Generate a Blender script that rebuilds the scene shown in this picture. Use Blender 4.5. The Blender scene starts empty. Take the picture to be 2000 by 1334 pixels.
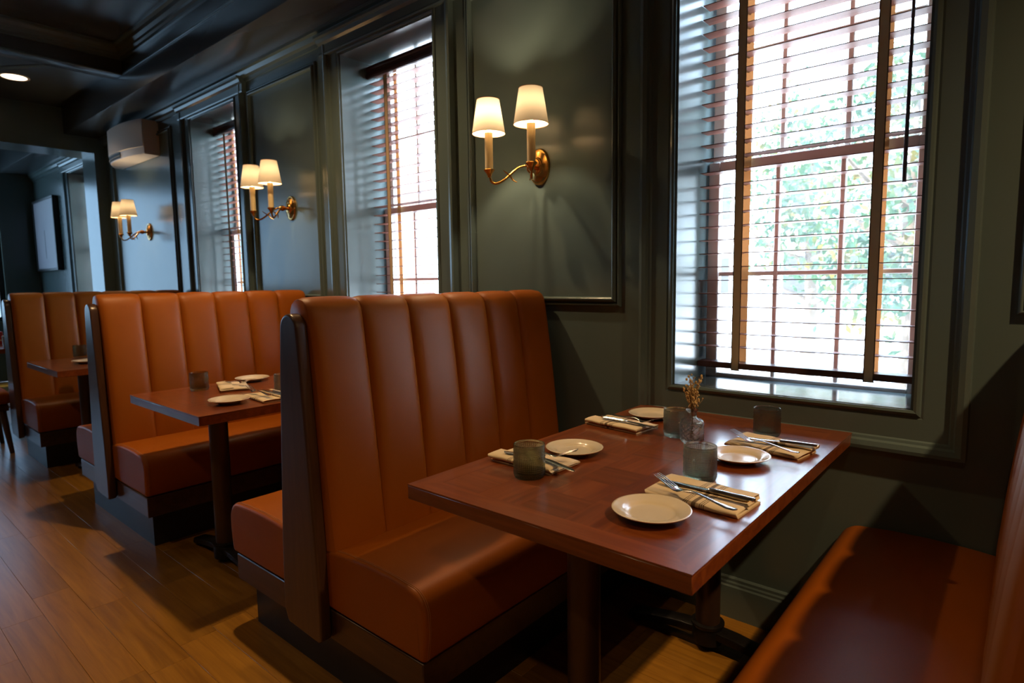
import bpy, bmesh, math, random
from mathutils import Vector, Matrix

# ------------------------------------------------------------------ camera, world, lights, exposure
SC = bpy.context.scene
COL = SC.collection
R = math.radians
random.seed(7)

cam_d = bpy.data.cameras.new('camera')
cam = bpy.data.objects.new('camera', cam_d)
COL.objects.link(cam)
_rt = Vector((0.76045145, 0.64925195, -0.01362011))
_up = Vector((-0.05526474, 0.0855991, 0.99479576))
_fw = Vector((-0.64703895, 0.75574116, -0.1009747))
_m = Matrix.Identity(4)
for _i in range(3):
    _m[_i][0], _m[_i][1], _m[_i][2] = _rt[_i], _up[_i], -_fw[_i]
_m.translation = Vector((0.87, -2.1501, 1.2584))
cam.matrix_world = _m
cam_d.sensor_width = 36.0
cam_d.lens = 1180.4572 / 2000 * 36.0
cam_d.clip_start = 0.02
cam_d.dof.use_dof = True
cam_d.dof.focus_distance = 1.75
cam_d.dof.aperture_fstop = 4.0
SC.camera = cam

SC.view_settings.view_transform = 'Standard'
SC.view_settings.look = 'None'
SC.view_settings.gamma = 1.0
SC.view_settings.exposure = 0.22
SC.view_settings.use_curve_mapping = False
SC.cycles.use_denoising = True
SC.cycles.max_bounces = 10
SC.cycles.diffuse_bounces = 5
SC.cycles.transparent_max_bounces = 24
SC.cycles.sample_clamp_indirect = 6.0
SC.cycles.caustics_reflective = False

world = bpy.data.worlds.new('sky')
SC.world = world
world.use_nodes = True
nt = world.node_tree
nt.nodes.clear()
out = nt.nodes.new('ShaderNodeOutputWorld')
bg = nt.nodes.new('ShaderNodeBackground')
tc = nt.nodes.new('ShaderNodeTexCoord')
sep = nt.nodes.new('ShaderNodeSeparateXYZ')
rmp = nt.nodes.new('ShaderNodeValToRGB')
rmp.color_ramp.elements[0].position = 0.0
rmp.color_ramp.elements[0].color = (0.68, 0.85, 1.0, 1)
rmp.color_ramp.elements[1].position = 0.9
rmp.color_ramp.elements[1].color = (0.42, 0.64, 1.0, 1)
nt.links.new(tc.outputs['Generated'], sep.inputs[0])
nt.links.new(sep.outputs['Z'], rmp.inputs[0])
nt.links.new(rmp.outputs[0], bg.inputs['Color'])
bg.inputs['Strength'].default_value = 18.0
nt.links.new(bg.outputs[0], out.inputs[0])

sun_d = bpy.data.lights.new('sun', 'SUN')
sun = bpy.data.objects.new('sun', sun_d)
COL.objects.link(sun)
sun_d.energy = 30.0
sun_d.color = (1.0, 0.93, 0.82)
sun_d.angle = R(0.6)
sun.rotation_euler = (R(32), 0, R(-25))      # high sun behind the building, shining out over the yard
sun.location = (0, -4, 12)

WARM = (1.0, 0.65, 0.32)
DOWNLIGHTS = [(-1.85, -0.84), (2.05, -0.84)]
LIGHT_W = 135.0


def spot(name, loc, power, color, size=124, blend=1.0, radius=0.035):
    d = bpy.data.lights.new(name, 'SPOT')
    d.energy = power
    d.color = color
    d.spot_size = R(size)
    d.spot_blend = blend
    d.shadow_soft_size = radius
    o = bpy.data.objects.new(name, d)
    o.location = loc
    COL.objects.link(o)
    return o


def portal(name, loc, sx, sy, rot):
    d = bpy.data.lights.new(name, 'AREA')
    d.shape = 'RECTANGLE'
    d.size, d.size_y = sx, sy
    d.cycles.is_portal = True
    o = bpy.data.objects.new(name, d)
    o.location = loc
    o.rotation_euler = rot
    COL.objects.link(o)


CEIL_COFFER = 3.13
CEIL_FLAT = 3.0
for (_x, _y), _w in zip(DOWNLIGHTS, (LIGHT_W, 250.0)):
    spot('downlight_lamp', (_x, _y, CEIL_COFFER - 0.03), _w, WARM)
spot('downlight_lamp', (-5.66, -0.85, CEIL_FLAT - 0.03), 22.0, WARM)
for _x, _w in ((1.1, 52.0), (-1.7, 34.0), (-3.7, 26.0)):
    spot('aisle_lamp', (_x, -3.0, CEIL_COFFER - 0.03), _w, WARM)
WINX = [(-0.16, 0.627), (-2.265, -1.449), (-4.36, -3.57), (-7.805, -7.0)]
WZ0, WZ1 = 0.848, 2.584
for _a, _b in WINX:
    portal('window_portal', ((_a + _b) / 2, 0.37, (WZ0 + WZ1) / 2), _b - _a, WZ1 - WZ0, (R(-90), 0, 0))
portal('window_portal', (-9.62, -2.46, 1.77), 1.95, 4.08, (R(90), 0, R(-90)))


# ------------------------------------------------------------------ materials
def new_mat(name):
    m = bpy.data.materials.new(name)
    m.use_nodes = True
    return m, m.node_tree, m.node_tree.nodes['Principled BSDF']


def N(nt, t, **kw):
    n = nt.nodes.new(t)
    for k, v in kw.items():
        setattr(n, k, v)
    return n


def plain(name, col, rough=0.5, metal=0.0, bump=0.0, bscale=200.0, vary=0.0, coat=0.0, spec=0.5):
    m, nt, b = new_mat(name)
    b.inputs['Base Color'].default_value = (*col, 1)
    b.inputs['Roughness'].default_value = rough
    b.inputs['Metallic'].default_value = metal
    b.inputs['Specular IOR Level'].default_value = spec
    if coat:
        b.inputs['Coat Weight'].default_value = coat
        b.inputs['Coat Roughness'].default_value = 0.12
    tc = N(nt, 'ShaderNodeTexCoord')
    if vary:
        no = N(nt, 'ShaderNodeTexNoise')
        no.inputs['Scale'].default_value = 6.0
        no.inputs['Detail'].default_value = 4.0
        nt.links.new(tc.outputs['Object'], no.inputs['Vector'])
        mx = N(nt, 'ShaderNodeMix', data_type='RGBA')
        mx.inputs['A'].default_value = (*[c * (1 - vary) for c in col], 1)
        mx.inputs['B'].default_value = (*[min(1, c * (1 + vary)) for c in col], 1)
        nt.links.new(no.outputs['Fac'], mx.inputs['Factor'])
        nt.links.new(mx.outputs['Result'], b.inputs['Base Color'])
    if bump:
        nb = N(nt, 'ShaderNodeTexNoise')
        nb.inputs['Scale'].default_value = bscale
        nb.inputs['Detail'].default_value = 3.0
        nt.links.new(tc.outputs['Object'], nb.inputs['Vector'])
        bp = N(nt, 'ShaderNodeBump')
        bp.inputs['Strength'].default_value = bump
        bp.inputs['Distance'].default_value = 0.002
        nt.links.new(nb.outputs['Fac'], bp.inputs['Height'])
        nt.links.new(bp.outputs[0], b.inputs['Normal'])
    return m


def wood(name, dark, light, axis=0, rough=0.35, scale=9.0, stretch=14.0, rnd=0.35, coat=0.0, bump=0.15, spec=0.5):
    m, nt, b = new_mat(name)
    tc = N(nt, 'ShaderNodeTexCoord')
    oi = N(nt, 'ShaderNodeObjectInfo')
    mul = N(nt, 'ShaderNodeMath', operation='MULTIPLY')
    mul.inputs[1].default_value = 37.0
    nt.links.new(oi.outputs['Random'], mul.inputs[0])
    add = N(nt, 'ShaderNodeVectorMath', operation='ADD')
    nt.links.new(tc.outputs['Object'], add.inputs[0])
    nt.links.new(mul.outputs[0], add.inputs[1])
    mp = N(nt, 'ShaderNodeMapping')
    s = [scale * stretch / 3] * 3
    s[axis] = scale / 3
    mp.inputs['Scale'].default_value = s
    nt.links.new(add.outputs[0], mp.inputs['Vector'])
    no = N(nt, 'ShaderNodeTexNoise')
    no.inputs['Scale'].default_value = 1.0
    no.inputs['Detail'].default_value = 6.0
    no.inputs['Roughness'].default_value = 0.62
    no.inputs['Distortion'].default_value = 0.6
    nt.links.new(mp.outputs[0], no.inputs['Vector'])
    mx = N(nt, 'ShaderNodeMix', data_type='RGBA')
    mx.inputs['A'].default_value = (*dark, 1)
    mx.inputs['B'].default_value = (*light, 1)
    r = N(nt, 'ShaderNodeMapRange')
    r.inputs['From Min'].default_value = 0.33
    r.inputs['From Max'].default_value = 0.68
    nt.links.new(no.outputs['Fac'], r.inputs['Value'])
    nt.links.new(r.outputs['Result'], mx.inputs['Factor'])
    hs = N(nt, 'ShaderNodeHueSaturation')
    mr = N(nt, 'ShaderNodeMapRange')
    mr.inputs['To Min'].default_value = 1 - rnd
    mr.inputs['To Max'].default_value = 1 + rnd
    nt.links.new(oi.outputs['Random'], mr.inputs['Value'])
    nt.links.new(mr.outputs['Result'], hs.inputs['Value'])
    nt.links.new(mx.outputs['Result'], hs.inputs['Color'])
    nt.links.new(hs.outputs[0], b.inputs['Base Color'])
    b.inputs['Roughness'].default_value = rough
    b.inputs['Specular IOR Level'].default_value = spec
    if coat:
        b.inputs['Coat Weight'].default_value = coat
        b.inputs['Coat Roughness'].default_value = 0.15
    if bump:
        bp = N(nt, 'ShaderNodeBump')
        bp.inputs['Strength'].default_value = bump
        bp.inputs['Distance'].default_value = 0.001
        nt.links.new(no.outputs['Fac'], bp.inputs['Height'])
        nt.links.new(bp.outputs[0], b.inputs['Normal'])
    return m


M = {}
M['paint'] = plain('wall_paint', (0.098, 0.135, 0.130), 0.22, bump=0.03, bscale=25, vary=0.05)
M['trim'] = plain('trim_paint', (0.100, 0.138, 0.136), 0.20, bump=0.02, bscale=60)
M['sill'] = plain('sill_paint', (0.074, 0.088, 0.084), 0.14, bump=0.04, bscale=40)
M['ceil'] = plain('ceiling_paint', (0.054, 0.060, 0.062), 0.24, bump=0.05, bscale=60)
M['oak'] = wood('oak_floor', (0.19, 0.080, 0.008), (0.31, 0.143, 0.016), 0, 0.30, 8, 16, 0.16, bump=0.08)
M['floorbase'] = plain('floor_base', (0.17, 0.075, 0.025), 0.35, vary=0.2)
M['leather'] = plain('cognac_leather', (0.31, 0.078, 0.003), 0.45, bump=0.16, bscale=420, vary=0.12, spec=0.26)
M['stitch'] = plain('thread', (0.40, 0.14, 0.04), 0.7, vary=0.05)
M['walnut'] = wood('walnut_stain', (0.050, 0.022, 0.011), (0.085, 0.038, 0.018), 2, 0.30, 10, 12, 0.1)
M['walnutx'] = wood('walnut_stain_long', (0.050, 0.022, 0.011), (0.085, 0.038, 0.018), 0, 0.32, 10, 12, 0.1)
M['kick'] = plain('kick_black', (0.016, 0.015, 0.015), 0.40, vary=0.1)
M['table_x'] = wood('mahogany_x', (0.13, 0.026, 0.005), (0.24, 0.060, 0.012), 0, 0.32, 9, 14, 0.13, coat=0.7, bump=0.03)
M['table_y'] = wood('mahogany_y', (0.13, 0.026, 0.005), (0.24, 0.060, 0.012), 1, 0.32, 9, 14, 0.13, coat=0.7, bump=0.03)
M['column'] = plain('column_bronze', (0.060, 0.030, 0.016), 0.38, metal=0.25, bump=0.1, bscale=300)
M['iron'] = plain('cast_iron', (0.018, 0.015, 0.014), 0.45, metal=0.6, bump=0.2, bscale=200)
M['plate'] = plain('stoneware', (0.70, 0.60, 0.44), 0.16, vary=0.03, coat=0.5)
M['steel'] = plain('cutlery_steel', (0.80, 0.78, 0.76), 0.14, metal=1.0, bump=0.02)
M['brass'] = plain('brass', (0.58, 0.30, 0.075), 0.24, metal=1.0, bump=0.06, bscale=120, vary=0.2)
M['candle'] = plain('candle_sleeve', (0.92, 0.76, 0.44), 0.35, vary=0.06)
M['white'] = plain('white_plastic', (0.74, 0.68, 0.63), 0.45, bump=0.03)
M['dark'] = plain('dark_slot', (0.012, 0.012, 0.012), 0.6, vary=0.1)
M['blind'] = wood('blind_wood', (0.20, 0.072, 0.050), (0.31, 0.130, 0.092), 0, 0.42, 8, 14, 0.06, spec=0.25)
M['blindrail'] = wood('blind_rail_wood', (0.055, 0.018, 0.012), (0.10, 0.034, 0.022), 0, 0.33, 8, 14, 0.04)
M['sash'] = plain('sash_paint', (0.93, 0.86, 0.78), 0.4, vary=0.05)
M['black'] = plain('black_frame', (0.012, 0.012, 0.013), 0.35, vary=0.1)
M['cup'] = plain('pale_cup', (0.42, 0.50, 0.46), 0.3, vary=0.05)
M['red'] = plain('red_card', (0.35, 0.02, 0.02), 0.45, vary=0.1)
M['bark'] = plain('bark', (0.10, 0.07, 0.045), 0.9, bump=0.5, bscale=40, vary=0.3)
M['pavement'] = plain('pavement', (0.62, 0.60, 0.57), 0.9, bump=0.2, bscale=8, vary=0.08)
M['stucco'] = plain('stucco', (0.66, 0.63, 0.58), 0.9, bump=0.2, bscale=30, vary=0.05)
M['brick'] = plain('red_brick', (0.46, 0.20, 0.13), 0.9, bump=0.3, bscale=30, vary=0.25)
M['stem'] = plain('dry_stem', (0.16, 0.09, 0.03), 0.7, vary=0.25)
M['bud'] = plain('dry_bud', (0.62, 0.42, 0.17), 0.7, bump=0.4, bscale=300, vary=0.35)


def tape_mat():
    m, nt, b = new_mat('ladder_tape_cloth')
    ou = nt.nodes['Material Output']
    tc = N(nt, 'ShaderNodeTexCoord')
    sp = N(nt, 'ShaderNodeSeparateXYZ')
    nt.links.new(tc.outputs['Object'], sp.inputs[0])
    ab = N(nt, 'ShaderNodeMath', operation='ABSOLUTE')
    nt.links.new(sp.outputs['X'], ab.inputs[0])
    gt = N(nt, 'ShaderNodeMath', operation='GREATER_THAN')
    gt.inputs[1].default_value = 0.0128
    nt.links.new(ab.outputs[0], gt.inputs[0])
    mx = N(nt, 'ShaderNodeMix', data_type='RGBA')
    mx.inputs['A'].default_value = (0.55, 0.41, 0.26, 1)
    mx.inputs['B'].default_value = (0.06, 0.03, 0.02, 1)
    nt.links.new(gt.outputs[0], mx.inputs['Factor'])
    wv = N(nt, 'ShaderNodeTexNoise')
    wv.inputs['Scale'].default_value = 900
    nt.links.new(tc.outputs['Object'], wv.inputs['Vector'])
    bp = N(nt, 'ShaderNodeBump')
    bp.inputs['Strength'].default_value = 0.3
    bp.inputs['Distance'].default_value = 0.001
    nt.links.new(wv.outputs['Fac'], bp.inputs['Height'])
    nt.links.new(bp.outputs[0], b.inputs['Normal'])
    b.inputs['Roughness'].default_value = 0.8
    nt.links.new(mx.outputs['Result'], b.inputs['Base Color'])
    tr = N(nt, 'ShaderNodeBsdfTranslucent')
    tr.inputs['Color'].default_value = (0.50, 0.22, 0.05, 1)
    ms = N(nt, 'ShaderNodeMixShader')
    ms.inputs[0].default_value = 0.012
    nt.links.new(b.outputs[0], ms.inputs[1])
    nt.links.new(tr.outputs[0], ms.inputs[2])
    nt.links.new(ms.outputs[0], ou.inputs['Surface'])
    return m


def backtape_mat():
    m, nt, b = new_mat('ladder_tape_back_cloth')
    ou = nt.nodes['Material Output']
    b.inputs['Base Color'].default_value = (0.36, 0.22, 0.10, 1)
    b.inputs['Roughness'].default_value = 0.85
    tr = N(nt, 'ShaderNodeBsdfTranslucent')
    tr.inputs['Color'].default_value = (0.16, 0.058, 0.018, 1)
    no = N(nt, 'ShaderNodeTexNoise')
    no.inputs['Scale'].default_value = 60
    mr = N(nt, 'ShaderNodeMapRange')
    mr.inputs['To Min'].default_value = 0.45
    mr.inputs['To Max'].default_value = 0.7
    nt.links.new(no.outputs['Fac'], mr.inputs['Value'])
    ms = N(nt, 'ShaderNodeMixShader')
    nt.links.new(mr.outputs['Result'], ms.inputs[0])
    nt.links.new(b.outputs[0], ms.inputs[1])
    nt.links.new(tr.outputs[0], ms.inputs[2])
    nt.links.new(ms.outputs[0], ou.inputs['Surface'])
    return m


def pane_mat():
    """thin dusty window glass: clear, with specks that scatter the daylight"""
    m, nt, b = new_mat('window_glass')
    nt.nodes.remove(b)
    ou = nt.nodes['Material Output']
    tr = N(nt, 'ShaderNodeBsdfTransparent')
    tr.inputs['Color'].default_value = (0.95, 0.97, 0.97, 1)
    gl = N(nt, 'ShaderNodeBsdfGlossy')
    gl.inputs['Roughness'].default_value = 0.03
    fr = N(nt, 'ShaderNodeFresnel')
    fr.inputs['IOR'].default_value = 1.45
    ms = N(nt, 'ShaderNodeMixShader')
    nt.links.new(fr.outputs[0], ms.inputs[0])
    nt.links.new(tr.outputs[0], ms.inputs[1])
    nt.links.new(gl.outputs[0], ms.inputs[2])
    tl = N(nt, 'ShaderNodeBsdfTranslucent')
    tl.inputs['Color'].default_value = (0.9, 0.95, 1.0, 1)
    tc = N(nt, 'ShaderNodeTexCoord')
    n1 = N(nt, 'ShaderNodeTexNoise')
    n1.inputs['Scale'].default_value = 3.0
    n1.inputs['Detail'].default_value = 3.0
    n2 = N(nt, 'ShaderNodeTexNoise')
    n2.inputs['Scale'].default_value = 140.0
    nt.links.new(tc.outputs['Object'], n1.inputs['Vector'])
    nt.links.new(tc.outputs['Object'], n2.inputs['Vector'])
    mu = N(nt, 'ShaderNodeMath', operation='MULTIPLY')
    nt.links.new(n1.outputs['Fac'], mu.inputs[0])
    nt.links.new(n2.outputs['Fac'], mu.inputs[1])
    mr = N(nt, 'ShaderNodeMapRange')
    mr.inputs['From Min'].default_value = 0.15
    mr.inputs['From Max'].default_value = 0.42
    mr.inputs['To Min'].default_value = 0.018
    mr.inputs['To Max'].default_value = 0.06
    nt.links.new(mu.outputs[0], mr.inputs['Value'])
    m2 = N(nt, 'ShaderNodeMixShader')
    nt.links.new(mr.outputs['Result'], m2.inputs[0])
    nt.links.new(ms.outputs[0], m2.inputs[1])
    nt.links.new(tl.outputs[0], m2.inputs[2])
    nt.links.new(m2.outputs[0], ou.inputs['Surface'])
    return m


def dimmed_pane_mat():
    m, nt, b = new_mat('daylight_dimming_glass')
    nt.nodes.remove(b)
    ou = nt.nodes['Material Output']
    tr = N(nt, 'ShaderNodeBsdfTransparent')
    tr.inputs['Color'].default_value = (0.100, 0.135, 0.165, 1)  # dark blue pane colour stands in for dimmer daylight beyond the far glazing
    gl = N(nt, 'ShaderNodeBsdfGlossy')
    gl.inputs['Roughness'].default_value = 0.03
    fr = N(nt, 'ShaderNodeFresnel')
    ms = N(nt, 'ShaderNodeMixShader')
    nt.links.new(fr.outputs[0], ms.inputs[0])
    nt.links.new(tr.outputs[0], ms.inputs[1])
    nt.links.new(gl.outputs[0], ms.inputs[2])
    nt.links.new(ms.outputs[0], ou.inputs['Surface'])
    return m


def tumbler_mat(name, col, mixt=0.45, rough=0.02):
    m, nt, b = new_mat(name)
    nt.nodes.remove(b)
    ou = nt.nodes['Material Output']
    g = N(nt, 'ShaderNodeBsdfGlass')
    g.inputs['Color'].default_value = (*col, 1)
    g.inputs['Roughness'].default_value = rough
    g.inputs['IOR'].default_value = 1.45
    t = N(nt, 'ShaderNodeBsdfTransparent')
    t.inputs['Color'].default_value = (*[c * 0.9 for c in col], 1)
    ms = N(nt, 'ShaderNodeMixShader')
    ms.inputs[0].default_value = mixt
    nt.links.new(g.outputs[0], ms.inputs[1])
    nt.links.new(t.outputs[0], ms.inputs[2])
    nt.links.new(ms.outputs[0], ou.inputs['Surface'])
    return m


def shade_mat():
    m, nt, b = new_mat('lamp_shade_linen')
    nt.nodes.remove(b)
    ou = nt.nodes['Material Output']
    d = N(nt, 'ShaderNodeBsdfDiffuse')
    d.inputs['Color'].default_value = (0.66, 0.58, 0.45, 1)
    t = N(nt, 'ShaderNodeBsdfTranslucent')
    t.inputs['Color'].default_value = (0.66, 0.58, 0.45, 1)
    tc = N(nt, 'ShaderNodeTexCoord')
    mp = N(nt, 'ShaderNodeMapping')
    mp.inputs['Scale'].default_value = (300, 300, 25)
    no = N(nt, 'ShaderNodeTexNoise')
    nt.links.new(tc.outputs['Object'], mp.inputs['Vector'])
    nt.links.new(mp.outputs[0], no.inputs['Vector'])
    mr = N(nt, 'ShaderNodeMapRange')
    mr.inputs['To Min'].default_value = 0.045
    mr.inputs['To Max'].default_value = 0.075
    nt.links.new(no.outputs['Fac'], mr.inputs['Value'])
    ms = N(nt, 'ShaderNodeMixShader')
    nt.links.new(mr.outputs['Result'], ms.inputs[0])
    nt.links.new(d.outputs[0], ms.inputs[1])
    nt.links.new(t.outputs[0], ms.inputs[2])
    nt.links.new(ms.outputs[0], ou.inputs['Surface'])
    return m


def emit_mat(name, col, s):
    m, nt, b = new_mat(name)
    b.inputs['Base Color'].default_value = (*col, 1)
    b.inputs['Emission Color'].default_value = (*col, 1)
    b.inputs['Emission Strength'].default_value = s
    return m


def napkin_mat():
    m, nt, b = new_mat('napkin_cotton')
    tc = N(nt, 'ShaderNodeTexCoord')
    sp = N(nt, 'ShaderNodeSeparateXYZ')
    nt.links.new(tc.outputs['Object'], sp.inputs[0])

    def band(c, hw):
        s = N(nt, 'ShaderNodeMath', operation='SUBTRACT')
        s.inputs[1].default_value = c
        nt.links.new(sp.outputs['X'], s.inputs[0])
        a = N(nt, 'ShaderNodeMath', operation='ABSOLUTE')
        nt.links.new(s.outputs[0], a.inputs[0])
        l = N(nt, 'ShaderNodeMath', operation='LESS_THAN')
        l.inputs[1].default_value = hw
        nt.links.new(a.outputs[0], l.inputs[0])
        return l.outputs[0]
    acc = band(0.012, 0.0048)
    for c in (-0.012, -0.0075, -0.003, 0.027, 0.0315, 0.036):
        mx_ = N(nt, 'ShaderNodeMath', operation='MAXIMUM')
        nt.links.new(acc, mx_.inputs[0])
        nt.links.new(band(c, 0.0010), mx_.inputs[1])
        acc = mx_.outputs[0]
    mx = N(nt, 'ShaderNodeMix', data_type='RGBA')
    mx.inputs['A'].default_value = (0.72, 0.58, 0.38, 1)
    mx.inputs['B'].default_value = (0.17, 0.12, 0.07, 1)
    nt.links.new(acc, mx.inputs['Factor'])
    nt.links.new(mx.outputs['Result'], b.inputs['Base Color'])
    b.inputs['Roughness'].default_value = 0.9
    no = N(nt, 'ShaderNodeTexNoise')
    no.inputs['Scale'].default_value = 700
    nt.links.new(tc.outputs['Object'], no.inputs['Vector'])
    bp = N(nt, 'ShaderNodeBump')
    bp.inputs['Strength'].default_value = 0.3
    bp.inputs['Distance'].default_value = 0.0008
    nt.links.new(no.outputs['Fac'], bp.inputs['Height'])
    nt.links.new(bp.outputs[0], b.inputs['Normal'])
    return m


def leaf_mat():
    m, nt, b = new_mat('tree_leaf')
    ou = nt.nodes['Material Output']
    tc = N(nt, 'ShaderNodeTexCoord')
    no = N(nt, 'ShaderNodeTexNoise')
    no.inputs['Scale'].default_value = 1.6
    no.inputs['Detail'].default_value = 5
    nt.links.new(tc.outputs['Object'], no.inputs['Vector'])
    cr = N(nt, 'ShaderNodeValToRGB')
    cr.color_ramp.elements[0].position = 0.36
    cr.color_ramp.elements[0].color = (0.017, 0.052, 0.022, 1)
    cr.color_ramp.elements[1].position = 0.66
    cr.color_ramp.elements[1].color = (0.14, 0.092, 0.010, 1)
    e = cr.color_ramp.elements.new(0.52)
    e.color = (0.034, 0.070, 0.024, 1)
    nt.links.new(no.outputs['Fac'], cr.inputs[0])
    nt.links.new(cr.outputs[0], b.inputs['Base Color'])
    b.inputs['Roughness'].default_value = 0.5
    tr = N(nt, 'ShaderNodeBsdfTranslucent')
    nt.links.new(cr.outputs[0], tr.inputs['Color'])
    ms = N(nt, 'ShaderNodeMixShader')
    ms.inputs[0].default_value = 0.4
    nt.links.new(b.outputs[0], ms.inputs[1])
    nt.links.new(tr.outputs[0], ms.inputs[2])
    nt.links.new(ms.outputs[0], ou.inputs['Surface'])
    return m


def art_mat():
    m, nt, b = new_mat('art_paper')
    tc = N(nt, 'ShaderNodeTexCoord')
    no = N(nt, 'ShaderNodeTexNoise')
    no.inputs['Scale'].default_value = 2.5
    nt.links.new(tc.outputs['Object'], no.inputs['Vector'])
    mx = N(nt, 'ShaderNodeMix', data_type='RGBA')
    mx.inputs['A'].default_value = (0.30, 0.28, 0.32, 1)
    mx.inputs['B'].default_value = (0.42, 0.38, 0.40, 1)
    nt.links.new(no.outputs['Fac'], mx.inputs['Factor'])
    nt.links.new(mx.outputs['Result'], b.inputs['Base Color'])
    b.inputs['Roughness'].default_value = 0.5
    return m


M['tape'] = tape_mat()
M['backtape'] = backtape_mat()
M['pane'] = pane_mat()
M['dimmed_pane'] = dimmed_pane_mat()
M['tumbler'] = tumbler_mat('grey_green_glass', (0.80, 0.82, 0.74), 0.42)
M['vase'] = tumbler_mat('clear_amber_glass', (0.93, 0.90, 0.84), 0.30)
M['shade'] = shade_mat()
M['bulb'] = emit_mat('bulb_glow', (1.0, 0.72, 0.40), 14.0)
M['lens'] = emit_mat('downlight_lens', (1.0, 0.74, 0.50), 5.0)
M['napkin'] = napkin_mat()
M['leaf'] = leaf_mat()
M['art'] = art_mat()


# ------------------------------------------------------------------ mesh helpers
class G:
    def __init__(s):
        s.v, s.f = [], []

    def add(s, vs, fs):
        n = len(s.v)
        s.v += [tuple(p) for p in vs]
        s.f += [tuple(i + n for i in f) for f in fs]
        return s

    def box(s, x0, x1, y0, y1, z0, z1, c=0.0):
        if c <= 0:
            return s.add([(x0, y0, z0), (x1, y0, z0), (x1, y1, z0), (x0, y1, z0), (x0, y0, z1), (x1, y0, z1), (x1, y1, z1), (x0, y1, z1)],
                         [(0, 3, 2, 1), (4, 5, 6, 7), (0, 1, 5, 4), (1, 2, 6, 5), (2, 3, 7, 6), (3, 0, 4, 7)])
        bm = bmesh.new()
        bmesh.ops.create_cube(bm, size=1)
        for v in bm.verts:
            v.co = Vector((x0 if v.co.x < 0 else x1, y0 if v.co.y < 0 else y1, z0 if v.co.z < 0 else z1))
        bmesh.ops.bevel(bm, geom=bm.edges[:], offset=c, segments=2 if c > 0.003 else 1, affect='EDGES', profile=0.5)
        return s.bm(bm)

    def bm(s, bm):
        bm.verts.index_update()
        s.add([v.co.copy() for v in bm.verts], [[v.index for v in f.verts] for f in bm.faces])
        bm.free()
        return s

    def lathe(s, prof, n=24, c=(0, 0, 0), axis='z', sx=1.0, sy=1.0):
        vs, fs = [], []
        for (r, h) in prof:
            for i in range(n):
                a = 2 * math.pi * i / n
                p = (r * math.cos(a) * sx, r * math.sin(a) * sy, h)
                if axis == 'y':
                    p = (p[0], -h, p[1])
                vs.append((p[0] + c[0], p[1] + c[1], p[2] + c[2]))
        for k in range(len(prof) - 1):
            for i in range(n):
                j = (i + 1) % n
                fs.append((k * n + i, k * n + j, (k + 1) * n + j, (k + 1) * n + i))
        if prof[0][0] > 1e-6:
            fs.append(tuple(reversed(range(n))))
        if prof[-1][0] > 1e-6:
            fs.append(tuple((len(prof) - 1) * n + i for i in range(n)))
        return s.add(vs, fs)

    def tube(s, pts, r, n=8, cap=True):
        pts = [Vector(p) for p in pts]
        rs = r if isinstance(r, (list, tuple)) else [r] * len(pts)
        t0 = (pts[1] - pts[0]).normalized()
        nrm = t0.orthogonal().normalized()
        vs, fs = [], []
        for i, p in enumerate(pts):
            a = pts[max(i - 1, 0)]
            b = pts[min(i + 1, len(pts) - 1)]
            t = (b - a).normalized()
            nrm = (nrm - t * nrm.dot(t)).normalized()
            bn = t.cross(nrm)
            for k in range(n):
                an = 2 * math.pi * k / n
                vs.append(p + (nrm * math.cos(an) + bn * math.sin(an)) * rs[i])
        for i in range(len(pts) - 1):
            for k in range(n):
                j = (k + 1) % n
                fs.append((i * n + k, i * n + j, (i + 1) * n + j, (i + 1) * n + k))
        if cap:
            fs.append(tuple(reversed(range(n))))
            fs.append(tuple((len(pts) - 1) * n + k for k in range(n)))
        return s.add(vs, fs)

    def pillow(s, poly, y0, y1, r, steps=4, axis='y'):
        """closed (x,z) polygon extruded along y with rounded ends"""
        n = len(poly)
        P = [Vector(p) for p in poly]
        area = sum(P[i].x * P[(i + 1) % n].y - P[(i + 1) % n].x * P[i].y for i in range(n))
        sg = 1 if area > 0 else -1
        nr = []
        for i in range(n):
            e1 = (P[i] - P[i - 1]).normalized()
            e2 = (P[(i + 1) % n] - P[i]).normalized()
            n1 = Vector((e1.y, -e1.x)) * sg
            n2 = Vector((e2.y, -e2.x)) * sg
            b = (n1 + n2)
            b = b.normalized() / max(0.5, b.normalized().dot(n1)) if b.length > 1e-6 else n1
            nr.append(b)
        rings = []
        if r > 0:
            for k in range(steps + 1):
                a = k / steps * math.pi / 2
                rings.append((y0 + r * (1 - math.sin(a)), r * (1 - math.cos(a))))
            rings = [(y0, r * 1.35)] + [(y0 + r * (1 - math.sin(k / steps * math.pi / 2)), r * (1 - math.cos(k / steps * math.pi / 2))) for k in range(steps, -1, -1)]
            rings += [(y1 - (y - y0), ins) for (y, ins) in reversed(rings)]
        else:
            rings = [(y0, 0), (y1, 0)]
        vs, fs = [], []
        for (y, ins) in rings:
            for i in range(n):
                p = P[i] - nr[i] * ins
                vs.append((p.x, y, p.y) if axis == 'y' else (y, p.x, p.y) if axis == 'x' else (p.x, p.y, y))
        for k in range(len(rings) - 1):
            for i in range(n):
                j = (i + 1) % n
                fs.append((k * n + i, k * n + j, (k + 1) * n + j, (k + 1) * n + i))
        fs.append(tuple(range(n)))
        fs.append(tuple(reversed([(len(rings) - 1) * n + i for i in range(n)])))
        return s.add(vs, fs)

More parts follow.
